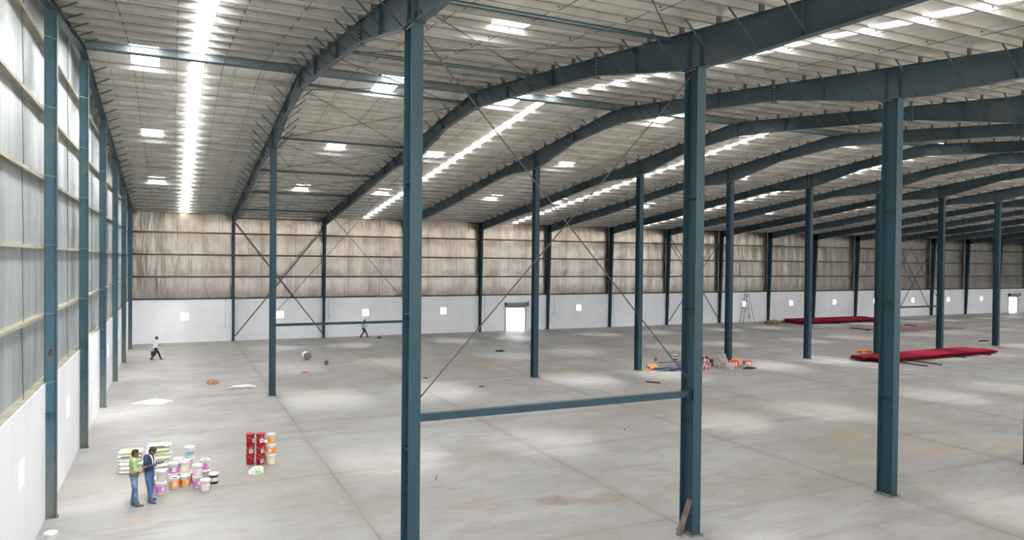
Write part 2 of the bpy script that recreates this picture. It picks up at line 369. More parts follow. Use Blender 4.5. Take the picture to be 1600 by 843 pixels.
def slab(mb, x0, x1, y0, y1, dz=.05, t=.012):
    cuts = [y0] + ([RY] if y0 < RY < y1 else []) + [y1]
    for a, b_ in zip(cuts, cuts[1:]):
        z = [top(a) + CE + dz, top(b_) + CE + dz]
        mb.hexa([(x0, a, z[0]), (x1, a, z[0]), (x1, b_, z[1]), (x0, b_, z[1]), (x0, a, z[0] + t), (x1, a, z[0] + t), (x1, b_, z[1] + t), (x0, b_, z[1] + t)])
for n, (a, b_) in enumerate(strips):
    mb = MB(); slab(mb, a - .03, b_ + .03, YN - 2.6, YW + .3)
    tag(mb.build('strip_skylight', SKYD if n else SKYN), f'long glowing white skylight strip up the roof, {bayname(2 * n)}', 'skylight', 'long skylight strips')
rown = ['nearest row', 'second row', 'ridge row', 'fourth row', 'row nearest the far wall']
for a, b_, c, d, k in squares:
    r = [i for i, q in enumerate(sq_rows) if q[0] == c][0]
    mb = MB(); slab(mb, a - .03, b_ + .03, c - .03, d + .03, .055)
    tag(mb.build('square_skylight', SKYM), f'square white skylight, {rown[r]}, {bayname(k)}', 'skylight', 'square skylight panels')

# ------------------------------------------------------------------ purlins and sag rods
def zsec(mb, x0, x1, y, z, sgn, h=.2):
    t = .006
    mb.box(x0, x1, y - t, y + t, z, z + h); mb.box(x0, x1, min(y, y - sgn * .065), max(y, y - sgn * .065), z, z + t); mb.box(x0, x1, min(y, y + sgn * .065), max(y, y + sgn * .065), z + h - t, z + h)
for i, y in enumerate(PUR):
    far = i < 25; n = 24 - i if far else i - 25
    mb = MB(); zsec(mb, X0 - .3, XR + .2, y, top(y) + .012, 1 if far else -1)
    lab = f'galvanised roof purlin, {ORD[n]} up from the far wall' if far else f'galvanised roof purlin, {ORD[n]} down from the ridge on the near slope'
    tag(mb.build('roof_purlin', GALV), lab, 'purlin', 'roof purlins')
mb = MB()
for y, sg in ((RY + .2, 1), (RY - .2, -1)): zsec(mb, X0 + .12, XR + .2, y, top(y) - .1, sg, .26)
mb.box(X0 + .12, XR + .2, RY - .2, RY + .2, top(RY) - .11, top(RY) - .1)
tag(mb.build('ridge_purlin', RIDGE), 'deep grey-green ridge beam running along the top of the roof', 'purlin')
so = sorted(PUR)
for k in range(NF):
    offs = (1.62, 3.24, 5.0, 6.5) if k == 0 else (2.0, 4.07, 6.15)
    for n, o in enumerate(offs):
        mb = MB(); x = FX[k] + o
        for a, b_ in zip(so, so[1:]):
            if b_ < 2: continue
            za, zb = (.16, .06) if b_ <= RY else (.06, .16)
            mb.tube((x + .02, a, top(a) + za), (x + .02, b_, top(b_) + zb), .009, n=5)
            mb.box(x, x + .04, a - .03, a + .03, top(a) + za - .02, top(a) + za + .02)
        tag(mb.build('sag_rod', ROD), f'thin dark sag rods under the roof, {ORD[n]} line, {bayname(k)}', 'rod', 'roof sag rods')

# ------------------------------------------------------------------ frames: columns
def isect_v(mb, cx, y0, y1, z0, z1, bf, tf=.02, tw=.014):
    mb.box(cx - bf / 2, cx + bf / 2, y0, y0 + tf, z0, z1); mb.box(cx - bf / 2, cx + bf / 2, y1 - tf, y1, z0, z1); mb.box(cx - tw / 2, cx + tw / 2, y0 + tf, y1 - tf, z0, z1)
def interior(cx, y0, label, grp, dep, bf):
    zt = top(y0 + dep / 2) - 1.03 - .03
    t = thing('steel_column', label, 'column', (cx, y0 + dep / 2, 0), 0, grp); d = dep / 2
    mb = MB(); isect_v(mb, 0, -d, d, .03, zt, bf); mb.build('shaft', TEAL, t)
    mb = MB(); mb.box(-bf / 2 - .07, bf / 2 + .07, -d - .06, d + .06, 0, .03); mb.build('base_plate', BASE, t)
    mb = MB(); mb.box(-bf / 2 - .04, bf / 2 + .04, -d - .1, d + .1, zt, zt + .03); mb.build('cap_plate', TEAL, t)
    for z in (3.17, 6.25, 9.25):
        mb = MB()
        for s in (-1, 1): mb.box(min(s * .007, s * (bf / 2 - .01)), max(s * .007, s * (bf / 2 - .01)), -d + .02, d - .02, z, z + .012)
        mb.build('stiffener', TEAL, t)
    mb = MB()
    for s in (-1, 1):
        for q in (-d + .05, -d + .18, 0, d - .18, d - .05): mb.tube((s * .09, q, zt - .03), (s * .09, q, zt + .07), .016, n=6)
    mb.build('cap_bolt', BOLT, t)
    return t
frn = lambda k: f'{ORD[k - 1]} frame from the left wall'
for k in range(1, NF + 1): interior(FX[k], YA, f'teal steel column of the middle row under the {frn(k)}', 'middle row of columns', .5, .3)
for k in range(1, 6): interior(FX[k], YB, f'tall teal steel column of the near row under the {frn(k)}', 'near row of columns', .55, .28)
for k in range(1, NF + 1):
    cx = FX[k]; t = thing('eave_column', f'teal tapered steel column against the far wall under the {frn(k)}', 'column', (cx, 69.25, 0), 0, 'far wall columns')
    zt = top(68.9) - .04; bf = .2; mb = MB(); yb, yt, yo = -.17, -.6, .13
    def sl(z): return yb + (yt - yb) * (z - .03) / (zt - .03)
    mb.box(-bf / 2, bf / 2, yo - .015, yo, .03, zt)
    for x0, x1, ya, ybk in ((-bf / 2, bf / 2, 0, .015), (-.006, .006, .015, None)):
        e0, e1 = (yb + ya, yt + ya); f0, f1 = ((yb + ybk, yt + ybk) if ybk else (yo - .015, yo - .015))
        mb.hexa([(x0, e0, .03), (x1, e0, .03), (x1, f0, .03), (x0, f0, .03), (x0, e1, zt), (x1, e1, zt), (x1, f1, zt), (x0, f1, zt)])
    mb.build('shaft', TEAL, t)
    mb = MB(); mb.box(-.17, .17, -.24, .145, 0, .03); mb.build('base_plate', BASE, t)
for i, y in enumerate(GY):
    if y < 12: continue
    zt = top(y) - .27
    n = len(GY) - 1 - i
    t = thing('gable_column', f'teal steel column along the left wall, {ORD[n]} out from the far corner', 'column', (-3.155, y, 0), 0, 'left wall columns')
    mb = MB(); h = .155
    mb.box(-h, -h + .014, -.11, .11, .02, zt); mb.box(h - .014, h, -.11, .11, .02, zt); mb.box(-h + .014, h - .014, -.005, .005, .02, zt)
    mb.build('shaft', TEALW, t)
    mb = MB(); mb.box(-h + .03, h + .04, -.14, .14, 0, .02); mb.build('base_plate', BASE, t)
    mb = MB()
    for z in (3.0,): mb.box(-h + .014, h - .014, -.105, -.006, z, z + .012); mb.box(-h + .014, h - .014, .006, .105, z, z + .012)
    mb.build('stiffener', TEAL, t)
    if i == 2:
        mb = MB(); mb.box(-.06, .04, -.02, -.006, 4.66, 4.84); mb.build('tag_plate', RUST, t)
    for q in range(6):
        z = MT + .06 + 1.95 * q
        if z > zt - .2: break
        mb = MB()
        for s in (-1, 1): mb.bar((.13, s * .03, z), (-.28, s * .6, z), .045, .012)
        mb.build('girt_brace', GALV, t)

# ------------------------------------------------------------------ frames: rafters
def rafter_mesh(x, y0, y1, bf, dfun, stops):
    mb = MB(); tf, tw = .018, .012
    yy = sorted({y0, y1} | {s for s in stops if y0 < s < y1})
    for a, b_ in zip(yy, yy[1:]):
        za, zb, ba, bb = top(a), top(b_), top(a) - dfun(a), top(b_) - dfun(b_)
        for x0, x1, l0, h0, l1, h1 in ((-bf / 2, bf / 2, za - tf, za, zb - tf, zb), (-bf / 2, bf / 2, ba, ba + tf, bb, bb + tf), (-tw / 2, tw / 2, ba + tf, za - tf, bb + tf, zb - tf)):
            mb.hexa([(x0, a, l0), (x1, a, l0), (x1, b_, l1), (x0, b_, l1), (x0, a, h0), (x1, a, h0), (x1, b_, h1), (x0, b_, h1)])
    return mb.mesh('beam', TEALD)
stops = [d[0] for d in DEP] + [RY]
RM = rafter_mesh(0, YN, 69.38, .22, depth, stops)
brace_m = {}
for y in PUR:
    if y < 3.5 or y > 68.5: continue
    for s in (-1, 1):
        mb = MB(); a = Vector((s * .09, y, top(y) - depth(y) + .05)); b_ = Vector((s * (.35 + .75 * depth(y)), y + .02, top(y) + .05))
        mb.bar(a, b_, .045, .008, (0, 1, 0)); mb.bar(a + Vector((0, .02, 0)), b_ + Vector((0, .02, 0)), .008, .045, (0, 1, 0))
        brace_m[(y, s)] = mb.mesh('flange_brace', TEALD)
splice_m = []
for y in (20.8, RY, 45.3, 63.3):
    mb = MB(); zt_, zb = top(y) + (.0), top(y) - depth(y) - .1
    mb.box(-.12, .12, y - .03, y + .03, zb, zt_)
    bt = MB()
    nb = 6
    for i in range(nb):
        z = zb + .05 + (zt_ - zb - .14) * i / (nb - 1)
        for xx in (-.08, .08): bt.tube((xx, y - .055, z), (xx, y + .055, z), .018, n=6)
    splice_m.append((mb.mesh('splice_plate', TEALD), bt.mesh('bolts', BOLT)))
cleat_m = []
for y in PUR:
    if y < 3.5 or y > 68.5: continue
    mb = MB(); mb.box(-.08, .08, y - .038, y - .012, top(y), top(y) + .2); mb.box(-.1, .1, y - .06, y + .012, top(y), top(y) + .01); cleat_m.append(mb.mesh('purlin_cleat', ROD))
stiff_m = []
for y in (9, 12, 15.5, 16.0, 18.5, 24, 28, 36.2, 40.73, 41.2, 48, 54.2, 58.5):
    mb = MB(); mb.box(-.1, .1, y - .007, y + .007, top(y) - depth(y) + .018, top(y) - .018); stiff_m.append(mb.mesh('stiffener', TEALD))
for k in range(1, NF + 1):
    t = thing('roof_rafter', f'dark teal tapered rafter with flange braces, {frn(k)}', 'rafter', (FX[k], 0, 0), 0, 'roof rafters')
    link('beam', RM, t)
    for sm, bm_ in splice_m: link('bolts', bm_, link('splice_plate', sm, t))
    for m_ in stiff_m: link('stiffener', m_, t)
    for m_ in cleat_m: link('purlin_cleat', m_, t)
    for key, m_ in brace_m.items(): link('flange_brace', m_, t)
# gable rafter on the left wall
t = thing('gable_rafter', 'slim dark rafter along the top of the left wall', 'rafter', (X0, 0, 0), 0)
link('beam', rafter_mesh(0, YN, 69.3, .2, lambda y: .25, [RY]), t)
for y in PUR:
    if y < 14 or y > 68.5: continue
    mb = MB(); mb.bar((.08, y, top(y) - .24), (.66, y - .03, top(y) + .03), .05, .02, (0, 1, 0)); mb.build('flange_brace', TEALD, t)

# ------------------------------------------------------------------ girts
for n in range(5):
    z = MT + .02 + 1.95 * n
    yend = [y for y in (YW - .05,)][0]
    # far wall
    if n < 4:
        mb = MB(); mb.box(X0 - .3, XR + .2, 69.37, YW + .13, z, z + .012); mb.box(X0 - .3, XR + .2, 69.37, 69.382, z - .1, z + .03)
        tag(mb.build('cladding_girt', GIRTD), f'long dark girt on the far wall foil, {ORD[n]} up from the masonry', 'girt', 'far wall girts')
    mb = MB(); mb.box(XL - .25, XL - .035, YN, yend, z, z + .012); mb.box(XL - .047, XL - .035, YN, yend, z - .075, z + .0)
    tag(mb.build('cladding_girt', GIRT), f'dusty cream girt on the left wall foil, {ORD[n]} up from the masonry', 'girt', 'left wall girts')
z = MT + .02 + 1.95 * 5
mb = MB(); mb.box(XL - .25, XL - .035, 14.5, 47.3, z, z + .012); mb.box(XL - .047, XL - .035, 14.5, 47.3, z - .075, z)
tag(mb.build('cladding_girt', GIRT), 'dusty cream girt on the left wall, topmost, just under the roof slope', 'girt', 'left wall girts')
mb = MB(); zsec(mb, X0 - .3, XR + .2, 69.3, 11.42, 1, .2); tag(mb.build('eave_purlin', GIRTD), 'dark eave beam where the roof meets the far wall', 'purlin')
# wall sag rods
for k in range(NF):
    for n, f in enumerate((.3, .68)):
        x = FX[k] + (FX[k + 1] - FX[k]) * f; mb = MB(); mb.tube((x, YW + .03, MT + .03), (x, YW + .03, 11.5), .009, n=5)
        tag(mb.build('girt_rod', ROD), f'dark vertical rod on the far wall foil, {("left", "right")[n]} one, {bayname(k)}', 'rod', 'far wall sag rods')
for i in range(1, len(GY) - 1):
    for n, f in enumerate((.33, .66)):
        y = GY[i] + 8.365 * f; mb = MB(); pts = []
        zt = top(y) - .1; z = MT; x = XL - .1
        while z < zt:
            z2 = min(z + 1.95, zt); mb.tube((x, y + .12, z), (x, y - .12, z2), .009, n=5); z = z2
        tag(mb.build('girt_rod', ROD), f'dark sag rod on the left wall foil, {("far", "near")[1 - n]} one, {("beside the far corner" if i == len(GY) - 2 else ORD[len(GY) - 2 - i] + " bay from the far corner")}', 'rod', 'left wall sag rods')

# ------------------------------------------------------------------ bracing
def strut(a, b_, wd, label, grp, m=TEAL):
    t = thing('strut', label, 'strut', a, 0, grp); d = Vector(b_) - Vector(a)
    mb = MB(); mb.bar((0, 0, 0), d, wd, wd); mb.build('tube', m, t)
    u = d.normalized()
    for p in (u * .03, d - u * .03):
        mb = MB(); mb.bar(p - u * .03, p + u * .03, wd + .06, wd + .1); mb.build('end_plate', m, t)
    return t
def xbrace(pairs, r, label, grp, m=RODL, name='rod', angle=False):
    """one crossing pair: two rods (or angles) under one thing"""
    o = Vector(pairs[0][0]); t = thing('cross_brace', label, 'brace', o, 0, grp)
    for a, b_ in pairs:
        mb = MB(); a = Vector(a) - o; b_ = Vector(b_) - o
        if angle: mb.bar(a, b_, .1, .012, (0, 1, 0)); mb.bar(a, b_, .012, .1, (0, 1, 0))
        else: mb.tube(a, b_, r, n=6)
        mb.build(name, m, t)
    return t
def xcol(xa, xb, y, zlo, zhi, label, r): xbrace([((xa, y, zlo), (xb, y, zhi)), ((xa, y + .06, zhi), (xb, y + .06, zlo))], r, label, 'rod bracing between columns')
strut((FX[1] + .02, YB + .27, 3.87), (FX[2] - .02, YB + .27, 3.87), .16, 'teal horizontal strut between the two nearest columns', 'column struts')
strut((FX[1] + .02, YA + .25, 3.85), (FX[2] - .02, YA + .25, 3.85), .14, 'teal horizontal strut in the middle row, first to second frame', 'column struts')
strut((FX[7] + .02, YA + .25, 3.85), (FX[8] - .02, YA + .25, 3.85), .14, 'teal horizontal strut in the middle row, seventh to eighth frame', 'column struts')
xcol(FX[1] + .1, FX[2] - .1, YB + .2, 4.25, 12.7, 'thin crossed bracing rods between the two nearest columns', .016)
xcol(FX[1] + .1, FX[2] - .1, YA + .2, 4.5, 13.4, 'thin crossed bracing rods in the middle row, first to second frame', .015)
xcol(FX[7] + .1, FX[8] - .1, YA + .2, 4.3, 13.4, 'thick crossed bracing rods in the middle row, seventh to eighth frame', .026)
for k, wh in ((1, 'first to second'), (7, 'seventh to eighth'), (12, 'twelfth to thirteenth')):
    xbrace([((FX[k] + .14, 69.14, 10.7), (FX[k + 1] - .14, 69.14, .45)), ((FX[k] + .14, 69.0, .45), (FX[k + 1] - .14, 69.0, 10.3))], 0, f'teal crossed angle bracing on the far wall, {wh} frame', 'far wall bracing', TEALD, 'angle', True)
# roof bracing in the second bay
py = [8.4, 16.6, 25.0, 32.9, 42.0, 50.2, 57.7, 65.6]
for k, wh in ((1, 'second bay'), (7, 'eighth bay')):
    for i, y in enumerate(py):
        if k == 7 and i not in (0, 2, 4, 6): continue
        z = top(y) - .13
        mb = MB(); mb.tube((FX[k] + .02, y, z), (FX[k + 1] - .02, y, z), .065, n=10)
        tag(mb.build('roof_strut', TEALD), f'dark tube strut under the roof, {wh}, {ORD[len(py) - 1 - i]} from the far wall', 'strut', 'roof struts')
    for i in range(len(py) - 1):
        a, b_ = py[i], py[i + 1]
        if k == 7 and i > 3: continue
        dz = .4 if a < RY < b_ else .24
        xbrace([((FX[k] + .1, p, top(p) - dz), (FX[k + 1] - .1, q, top(q) - dz - .04 * j)) for j, (p, q) in enumerate(((a, b_), (b_, a)))], .016, f'thin crossed roof rods in the {wh}, {ORD[len(py) - 2 - i]} pair from the far wall', 'roof bracing rods', ROD)
strut((FX[1] + .02, 69.0, 11.1), (FX[2] - .02, 69.0, 11.1), .12, 'dark strut along the far wall top between first and second frames', 'column struts', TEALD)

# ------------------------------------------------------------------ doors
SHUT = mat('shutter_steel', srgb(140, 146, 140), .5, .3)
SHUTD = mat('shutter_guide', srgb(58, 58, 56), .6)
for n, (a, b_) in enumerate((D1, D2)):
    e = link(f'door_{n + 1}', None); e.location = (a, YW, 0); struct(e); wdt = b_ - a
    for x in (-.09, wdt):
        mb = MB(); mb.box(x, x + .09, -.07, -.002, 0, 2.5); mb.build('door_guide', SHUTD, e)
    mb = MB(); mb.box(-.12, wdt + .12, -.09, -.004, 2.44, 2.52); mb.build('bottom_bar', SHUTD, e)
    mb = MB(); mb.box(-.02, wdt + .02, -.06, -.03, 2.52, 2.68)
    for i in range(3): mb.box(-.02, wdt + .02, -.075, -.06, 2.54 + .05 * i, 2.565 + .05 * i)
    mb.build('shutter_curtain', SHUT, e)
    mb = MB(); mb.tube((-.1, -.2, 2.84), (wdt + .22, -.2, 2.84), .17, n=20); mb.build('shutter_drum', SHUT, e, True)
    for x in (-.14, wdt + .22):
        mb = MB(); mb.box(x, x + .03, -.4, -.002, 2.62, 3.05); mb.build('drum_bracket', SHUTD, e)
# conduits on the far wall masonry
COND = mat('grey_conduit', srgb(120, 118, 114), .6)
for px, zb in ((4.28, 1.35), (13.5, 2.0), (29.75, 1.2), (38.1, 1.6), (45.8, 1.7)):
    mb = MB(); mb.tube((px, YW - .012, zb), (px, YW - .012, MT), .012, n=6)
    mb.box(px - .04, px + .04, YW - .03, YW - .001, zb - .08, zb)
    tag(mb.build('conduit', COND), f'thin grey conduit on the far white wall, just {"left of the first" if px < 5 else "right of the " + ORD[int(round((px - X1) / BAY))]} wall column', 'conduit', 'wall conduits')
# ------------------------------------------------------------------ paint pails
PWHITE = mat('white_plastic', srgb(232, 230, 228), .4)
def flat(name, c, r=.5): return mat(name, srgb(*c), r)
LAB = {'magenta': flat('magenta_label', (196, 112, 188)), 'orange': flat('orange_label', (236, 138, 36)), 'pink': flat('pale_pink_label', (232, 206, 222)),
       'blue': flat('blue_label', (96, 160, 196)), 'black': flat('black_band', (38, 40, 42)), 'red': flat('red_pail', (172, 22, 48)), 'cream': flat('cream_label', (232, 222, 190)),
       'yellow': flat('yellow_stripe', (250, 190, 60)), 'grey': flat('grey_print', (120, 122, 130)), 'brown': flat('brown_contents', (112, 84, 60), .9), 'navy': flat('navy_print', (60, 64, 110))}
PH, PR0, PR1 = .37, .132, .152
def prad(z): return PR0 + (PR1 - PR0) * z / PH
def curved(mb, a0, a1, z0, z1, off, slope=0, n=10, nz=4):
    vs = []; fs = []
    for j in range(nz + 1):
        for i in range(n + 1):
            a = a0 + (a1 - a0) * i / n; z = z0 + (z1 - z0) * j / nz; a += slope * j / nz; r = prad(z) + off
            vs.append((r * math.cos(a), r * math.sin(a), z))
    for j in range(nz):
        for i in range(n): fs.append((j * (n + 1) + i, j * (n + 1) + i + 1, (j + 1) * (n + 1) + i + 1, (j + 1) * (n + 1) + i))
    mb.add(vs, fs)
FACE = -math.pi / 2
def make_pail(kind, label, group, opened=False):
    t = thing('paint_pail', label, 'pail', (0, 0, 0), 0, group)
    bodym = LAB['red'] if kind == 'red' else PWHITE
    mb = MB(); mb.lathe([(0, 0), (PR0 - .006, 0), (PR0, .008), (prad(.32), .32), (prad(.32) + .008, .322), (prad(.335) + .008, .335), (prad(.34), .338), (PR1, .352), (PR1 - .008, .352), (PR1 - .012, .30), (0, .30)], 28); mb.build('body', bodym, t, True)
    if opened:
        mb = MB(); mb.lathe([(PR1 - .014, .305), (.09, .325), (0, .33)], 20); mb.build('contents', LAB['brown'], t, True)
    else:
        mb = MB(); mb.lathe([(PR1 + .001, .335), (PR1 + .008, .34), (PR1 + .008, .365), (PR1 + .002, .372), (PR1 - .012, .372), (PR1 - .016, .364), (.03, .364), (.028, .368), (0, .368)], 28); mb.build('lid', bodym, t, True)
    mb = MB(); k = 9; r = PR1 + .012
    pts = [Vector((r * math.cos(a), r * math.sin(a) , .325 - .10 * math.sin(math.pi * i / k))) for i, a in enumerate([math.pi * 1.0 + math.pi * i / k for i in range(k + 1)])]
    for a, b_ in zip(pts, pts[1:]): mb.tube(a, b_, .0035, n=5)
    mb.build('handle', PWHITE, t)
    if kind in ('magenta', 'orange', 'cream', 'pink'):
        mb = MB(); curved(mb, 0, math.tau, .04 if kind != 'pink' else .09, .24, .002, n=30); lb = mb.build('label', LAB[kind], t, True)
        mb = MB(); curved(mb, FACE - .05, FACE + .75, .09, .21, .004); mb.build('label_patch', PWHITE, lb, True)
        mb = MB(); curved(mb, FACE + .2, FACE + .5, .135, .16, .006, n=5, nz=2); mb.build('label_mark', LAB['grey'], lb, True)
        if kind == 'orange':
            for i in range(4):
                mb = MB(); curved(mb, FACE - .95 + .26 * i, FACE - .85 + .26 * i, .05, .23, .0045, .5, 3, 6); mb.build('label_stripe', LAB['yellow'], lb, True)
    elif kind == 'blue':
        mb = MB(); curved(mb, FACE - .8, FACE + .9, .1, .22, .003); mb.build('label', LAB['blue'], t, True)
    elif kind == 'black':
        for z0, z1 in ((.03, .12), (.25, .318)):
            mb = MB(); curved(mb, 0, math.tau, z0, z1, .002, n=30); mb.build('black_band', LAB['black'], t, True)
        mb = MB(); curved(mb, FACE - .5, FACE + .5, .15, .22, .003); mb.build('label', LAB['cream'], t, True)
    elif kind == 'red':
        mb = MB(); curved(mb, FACE - .1, FACE + .95, .06, .19, .003); lb = mb.build('label', PWHITE, t, True)
        mb = MB(); curved(mb, FACE + .15, FACE + .6, .11, .15, .005, n=5, nz=2); mb.build('label_mark', LAB['navy'], lb, True)
        for s in (-1, 1):
            mb = MB(); curved(mb, FACE + .35 + s * .02, FACE + .41 + s * .02, .2, .31, .003, s * .16, 3, 5); mb.build('white_stroke', PWHITE, t, True)
    return t
PG = 'paint pails near the two men'
pails = [  # kind, x, y, z level, turn, open, label
    ('magenta', -.32, 25.25, 0, .2, 0, 'white and magenta pail beside the man in navy, bottom of its pair'), ('white', -.32, 25.25, 1, 0, 0, 'plain white pail beside the man in navy, top of its pair'),
    ('magenta', -.52, 25.76, 0, .9, 0, 'magenta pail half hidden behind the man in navy'),
    ('orange', .07, 25.67, 0, -.3, 1, 'open orange-striped pail with brown contents, front row'), ('orange', .39, 25.72, 0, .1, 0, 'closed orange-striped pail in the middle of the front row'),
    ('orange', .68, 26.0, 0, .5, 0, 'orange pail half hidden between two front stacks'), ('magenta', .75, 25.47, 0, .1, 0, 'magenta pail under a pale pink one'),
    ('pink', .75, 25.47, 1, .2, 0, 'pale pink pail on top of a magenta one'), ('pink', .96, 24.97, 0, .3, 0, 'pale pink pail standing nearest the camera at the pile end'),
    ('black', 1.24, 25.57, 0, 0, 0, 'white pail with black bands at the right end of the pile'), ('white', 1.0, 26.1, 0, 0, 0, 'white pail under the open magenta one'),
    ('magenta', 1.0, 26.1, 1, .6, 1, 'open magenta pail with brown contents on top of a stack'), ('white', .04, 26.03, 0, 0, 0, 'white pail behind the open orange one'),
    ('magenta', .04, 26.03, 1, -.2, 0, 'magenta pail on top, behind the open orange one'), ('white', .17, 26.5, 0, 0, 0, 'white pail at the back of the pile, lower of two'),
    ('magenta', .17, 26.5, 1, 1.2, 0, 'white-topped magenta pail at the back of the pile'), ('white', .52, 26.46, 0, 0, 0, 'lowest white pail of the tallest stack'),
    ('white', .52, 26.46, 1, 0, 0, 'middle white pail of the tallest stack'), ('blue', .52, 26.46, 2, .2, 0, 'white pail with blue label on top of the tallest stack'),
    ('white', .36, 26.09, 0, 0, 0, 'white pail hidden behind the closed orange one'), ('cream', .36, 26.09, 1, .4, 0, 'white pail with cream label above the orange ones')]
for k, x, y, z, r, op, lab in pails:
    t = make_pail(k, lab, PG, op); t.location = (x, y, z * .374); t.rotation_euler = (0, 0, r)
for s, (x, y, nm) in enumerate(((2.57, 27.54, 'left'), (2.90, 27.42, 'right'))):
    for i in range(3):
        t = make_pail('red', f'red pail, {("bottom", "middle", "top")[i]} of the {nm} red stack', 'red pails in two stacks'); t.location = (x, y, i * .374); t.rotation_euler = (0, 0, (.9, -.3, .5, .1, .2, -.1)[s * 3 + i])
for i, (k, lab) in enumerate((('cream', 'cream pail at the bottom of the front orange stack'), ('orange', 'orange-striped pail in the middle of the front orange stack'), ('orange', 'orange pail on top of the front orange stack'))):
    t = make_pail(k, lab, 'orange pails beside the red stacks'); t.location = (3.27, 27.26, i * .374); t.rotation_euler = (0, 0, (0, -.9, .1)[i])
for i in range(2):
    t = make_pail('orange', f'orange pail half hidden between red and orange stacks, {("lower", "upper")[i]} one', 'orange pails beside the red stacks'); t.location = (3.13, 27.73, i * .374); t.rotation_euler = (0, 0, .4)
t = make_pail('white', 'white pail by the left wall foot, nearest the camera', None); t.location = (-2.84, 21.75, 0)
t = make_pail('black', 'white pail with black bands beside the blue tarpaulin', None); t.location = (34.66, 43.95, 0); t.scale = (1.25,) * 3

# ------------------------------------------------------------------ soft things
def blob(n_u, n_v, fx):
    vs = []; fs = []
    for i in range(1, n_v):
        for k in range(n_u): vs.append(fx(math.pi * i / n_v, math.tau * k / n_u))
    for i in range(n_v - 2): fs += [(i * n_u + k, (i + 1) * n_u + k, (i + 1) * n_u + (k + 1) % n_u, i * n_u + (k + 1) % n_u) for k in range(n_u)]
    o = len(vs); vs += [fx(0, 0), fx(math.pi, 0)]
    fs += [(o, k, (k + 1) % n_u) for k in range(n_u)] + [(o + 1, (n_v - 2) * n_u + (k + 1) % n_u, (n_v - 2) * n_u + k) for k in range(n_u)]
    return vs, fs
sg = lambda v, p: math.copysign(abs(v) ** p, v)
SACKW = mat('white_woven_sack', srgb(236, 238, 232), .7, 0, (5, srgb(220, 222, 214), .4, .6), (14, .3, .02)); SACKG = flat('green_sack_print', (176, 222, 96)); SACKB = flat('dark_sack_print', (84, 96, 84))
def sack(label, loc, rz, seed, printed):
    rnd = random.Random(seed); L_, W_, H_ = .74, .46, .135; ph = rnd.random() * 6
    def fx(th, a):
        st = sg(math.sin(th), .45)
        x = sg(math.cos(a), .4) * st * L_ / 2; y = sg(math.sin(a), .4) * st * W_ / 2
        z = sg(math.cos(th), .55) * H_ / 2 * (.72 + .28 * math.cos(x * 3.4) * math.cos(y * 4.5))
        return (x, y, z + H_ / 2 + .006 * math.sin(9 * x + ph) * math.sin(11 * y + ph) * (1 if z > 0 else 0))
    t = thing('cement_sack', label, 'sack', loc, rz, 'sacks behind the two men')
    mb = MB(); mb.add(*blob(32, 14, fx)); mb.build('sack_body', SACKW, t, True)
    for s in (-1, 1):
        mb = MB(); mb.box(s * L_ / 2 - .012, s * L_ / 2 + .012, -W_ * .42, W_ * .42, H_ * .42, H_ * .5); mb.build('seam', SACKW, t)
    if printed:
        mb = MB(); vs = []; fs = []
        for i in range(9):
            for j in range(5):
                x = -.2 + .4 * i / 8; y = -.13 + .2 * j / 4; th = .35
                z = H_ / 2 * (.72 + .28 * math.cos(x * 3.4) * math.cos(y * 4.5)) * 1.0 + H_ / 2 + .008
                vs.append((x, y, z))
        for i in range(8):
            for j in range(4): fs.append((i * 5 + j, (i + 1) * 5 + j, (i + 1) * 5 + j + 1, i * 5 + j + 1))
        mb.add(vs, fs); mb.build('print', SACKG, t, True)
        mb = MB(); mb.box(-.26, .2, -W_ / 2 - .008, -W_ / 2 + .03, H_ * .3, H_ * .62); mb.build('print', SACKG if printed == 1 else SACKB, t)
lev = lambda i, n: 'topmost' if i == n - 1 else ('lowest' if i == 0 else ORD[i] + ' from the floor')
for i in range(7): sack(f'white cement sack, {lev(i, 7)}, in the pile behind the man in navy', (-.42 + .03 * math.sin(i * 2.1), 28.0 + .03 * math.cos(i * 3), i * .137), .12 * math.sin(i * 1.7), i, (0, 0, 2, 0, 1, 1, 2)[i])
for i in range(6): sack(f'white cement sack, {lev(i, 6)}, in the pile behind the man in green', (-1.3 + .03 * math.sin(i * 1.3), 28.1 + .03 * math.cos(i * 2), i * .137), -.1 + .1 * math.sin(i * 2.3), 20 + i, (0, 0, 0, 0, 2, 1)[i])
def crumple(name, label, cat, loc, r, m, seed, rough=.35, freq=3.2, flatb=True, rz=0, group=None, parts=None):
    rnd = random.Random(seed); ps = [(Vector((rnd.uniform(-1, 1), rnd.uniform(-1, 1), rnd.uniform(-1, 1))).normalized(), rnd.uniform(.5, 1), rnd.random() * 6) for _ in range(9)]
    def fx(th, a):
        d = Vector((math.sin(th) * math.cos(a), math.sin(th) * math.sin(a), math.cos(th)))
        k = 1 + rough * sum(w_ * (abs(math.sin(freq * d.dot(p) + q)) - .6) for p, w_, q in ps) / 3
        z = d.z * k * r[2]
        if flatb: z = max(z, -r[2] * .25) + r[2] * .25
        return (d.x * k * r[0], d.y * k * r[1], z)
    mb = MB(); mb.add(*blob(40, 20, fx)); o = mb.build(name, m, None, False); o.location = loc; o.rotation_euler = (0, 0, rz); return tag(o, label, cat, group)
crumple('crumpled_bag', 'crumpled brown-orange paper bag lying by the first middle-row column', 'bag', (2.15, 46.0, 0), (.28, .22, .22), flat('brown_paper', (176, 134, 102), .8), 3, .6, 4.5)
crumple('plastic_sheet', 'crumpled white plastic sheeting left of the first middle-row column', 'sheet', (3.75, 44.2, 0), (.62, .4, .1), flat('white_film', (228, 228, 226), .3), 4, .7, 5)
o = crumple('small_sack', 'small white and green bag lying in front of the red pails', 'sack', (2.66, 26.25, 0), (.24, .19, .2), SACKW, 5, .3)
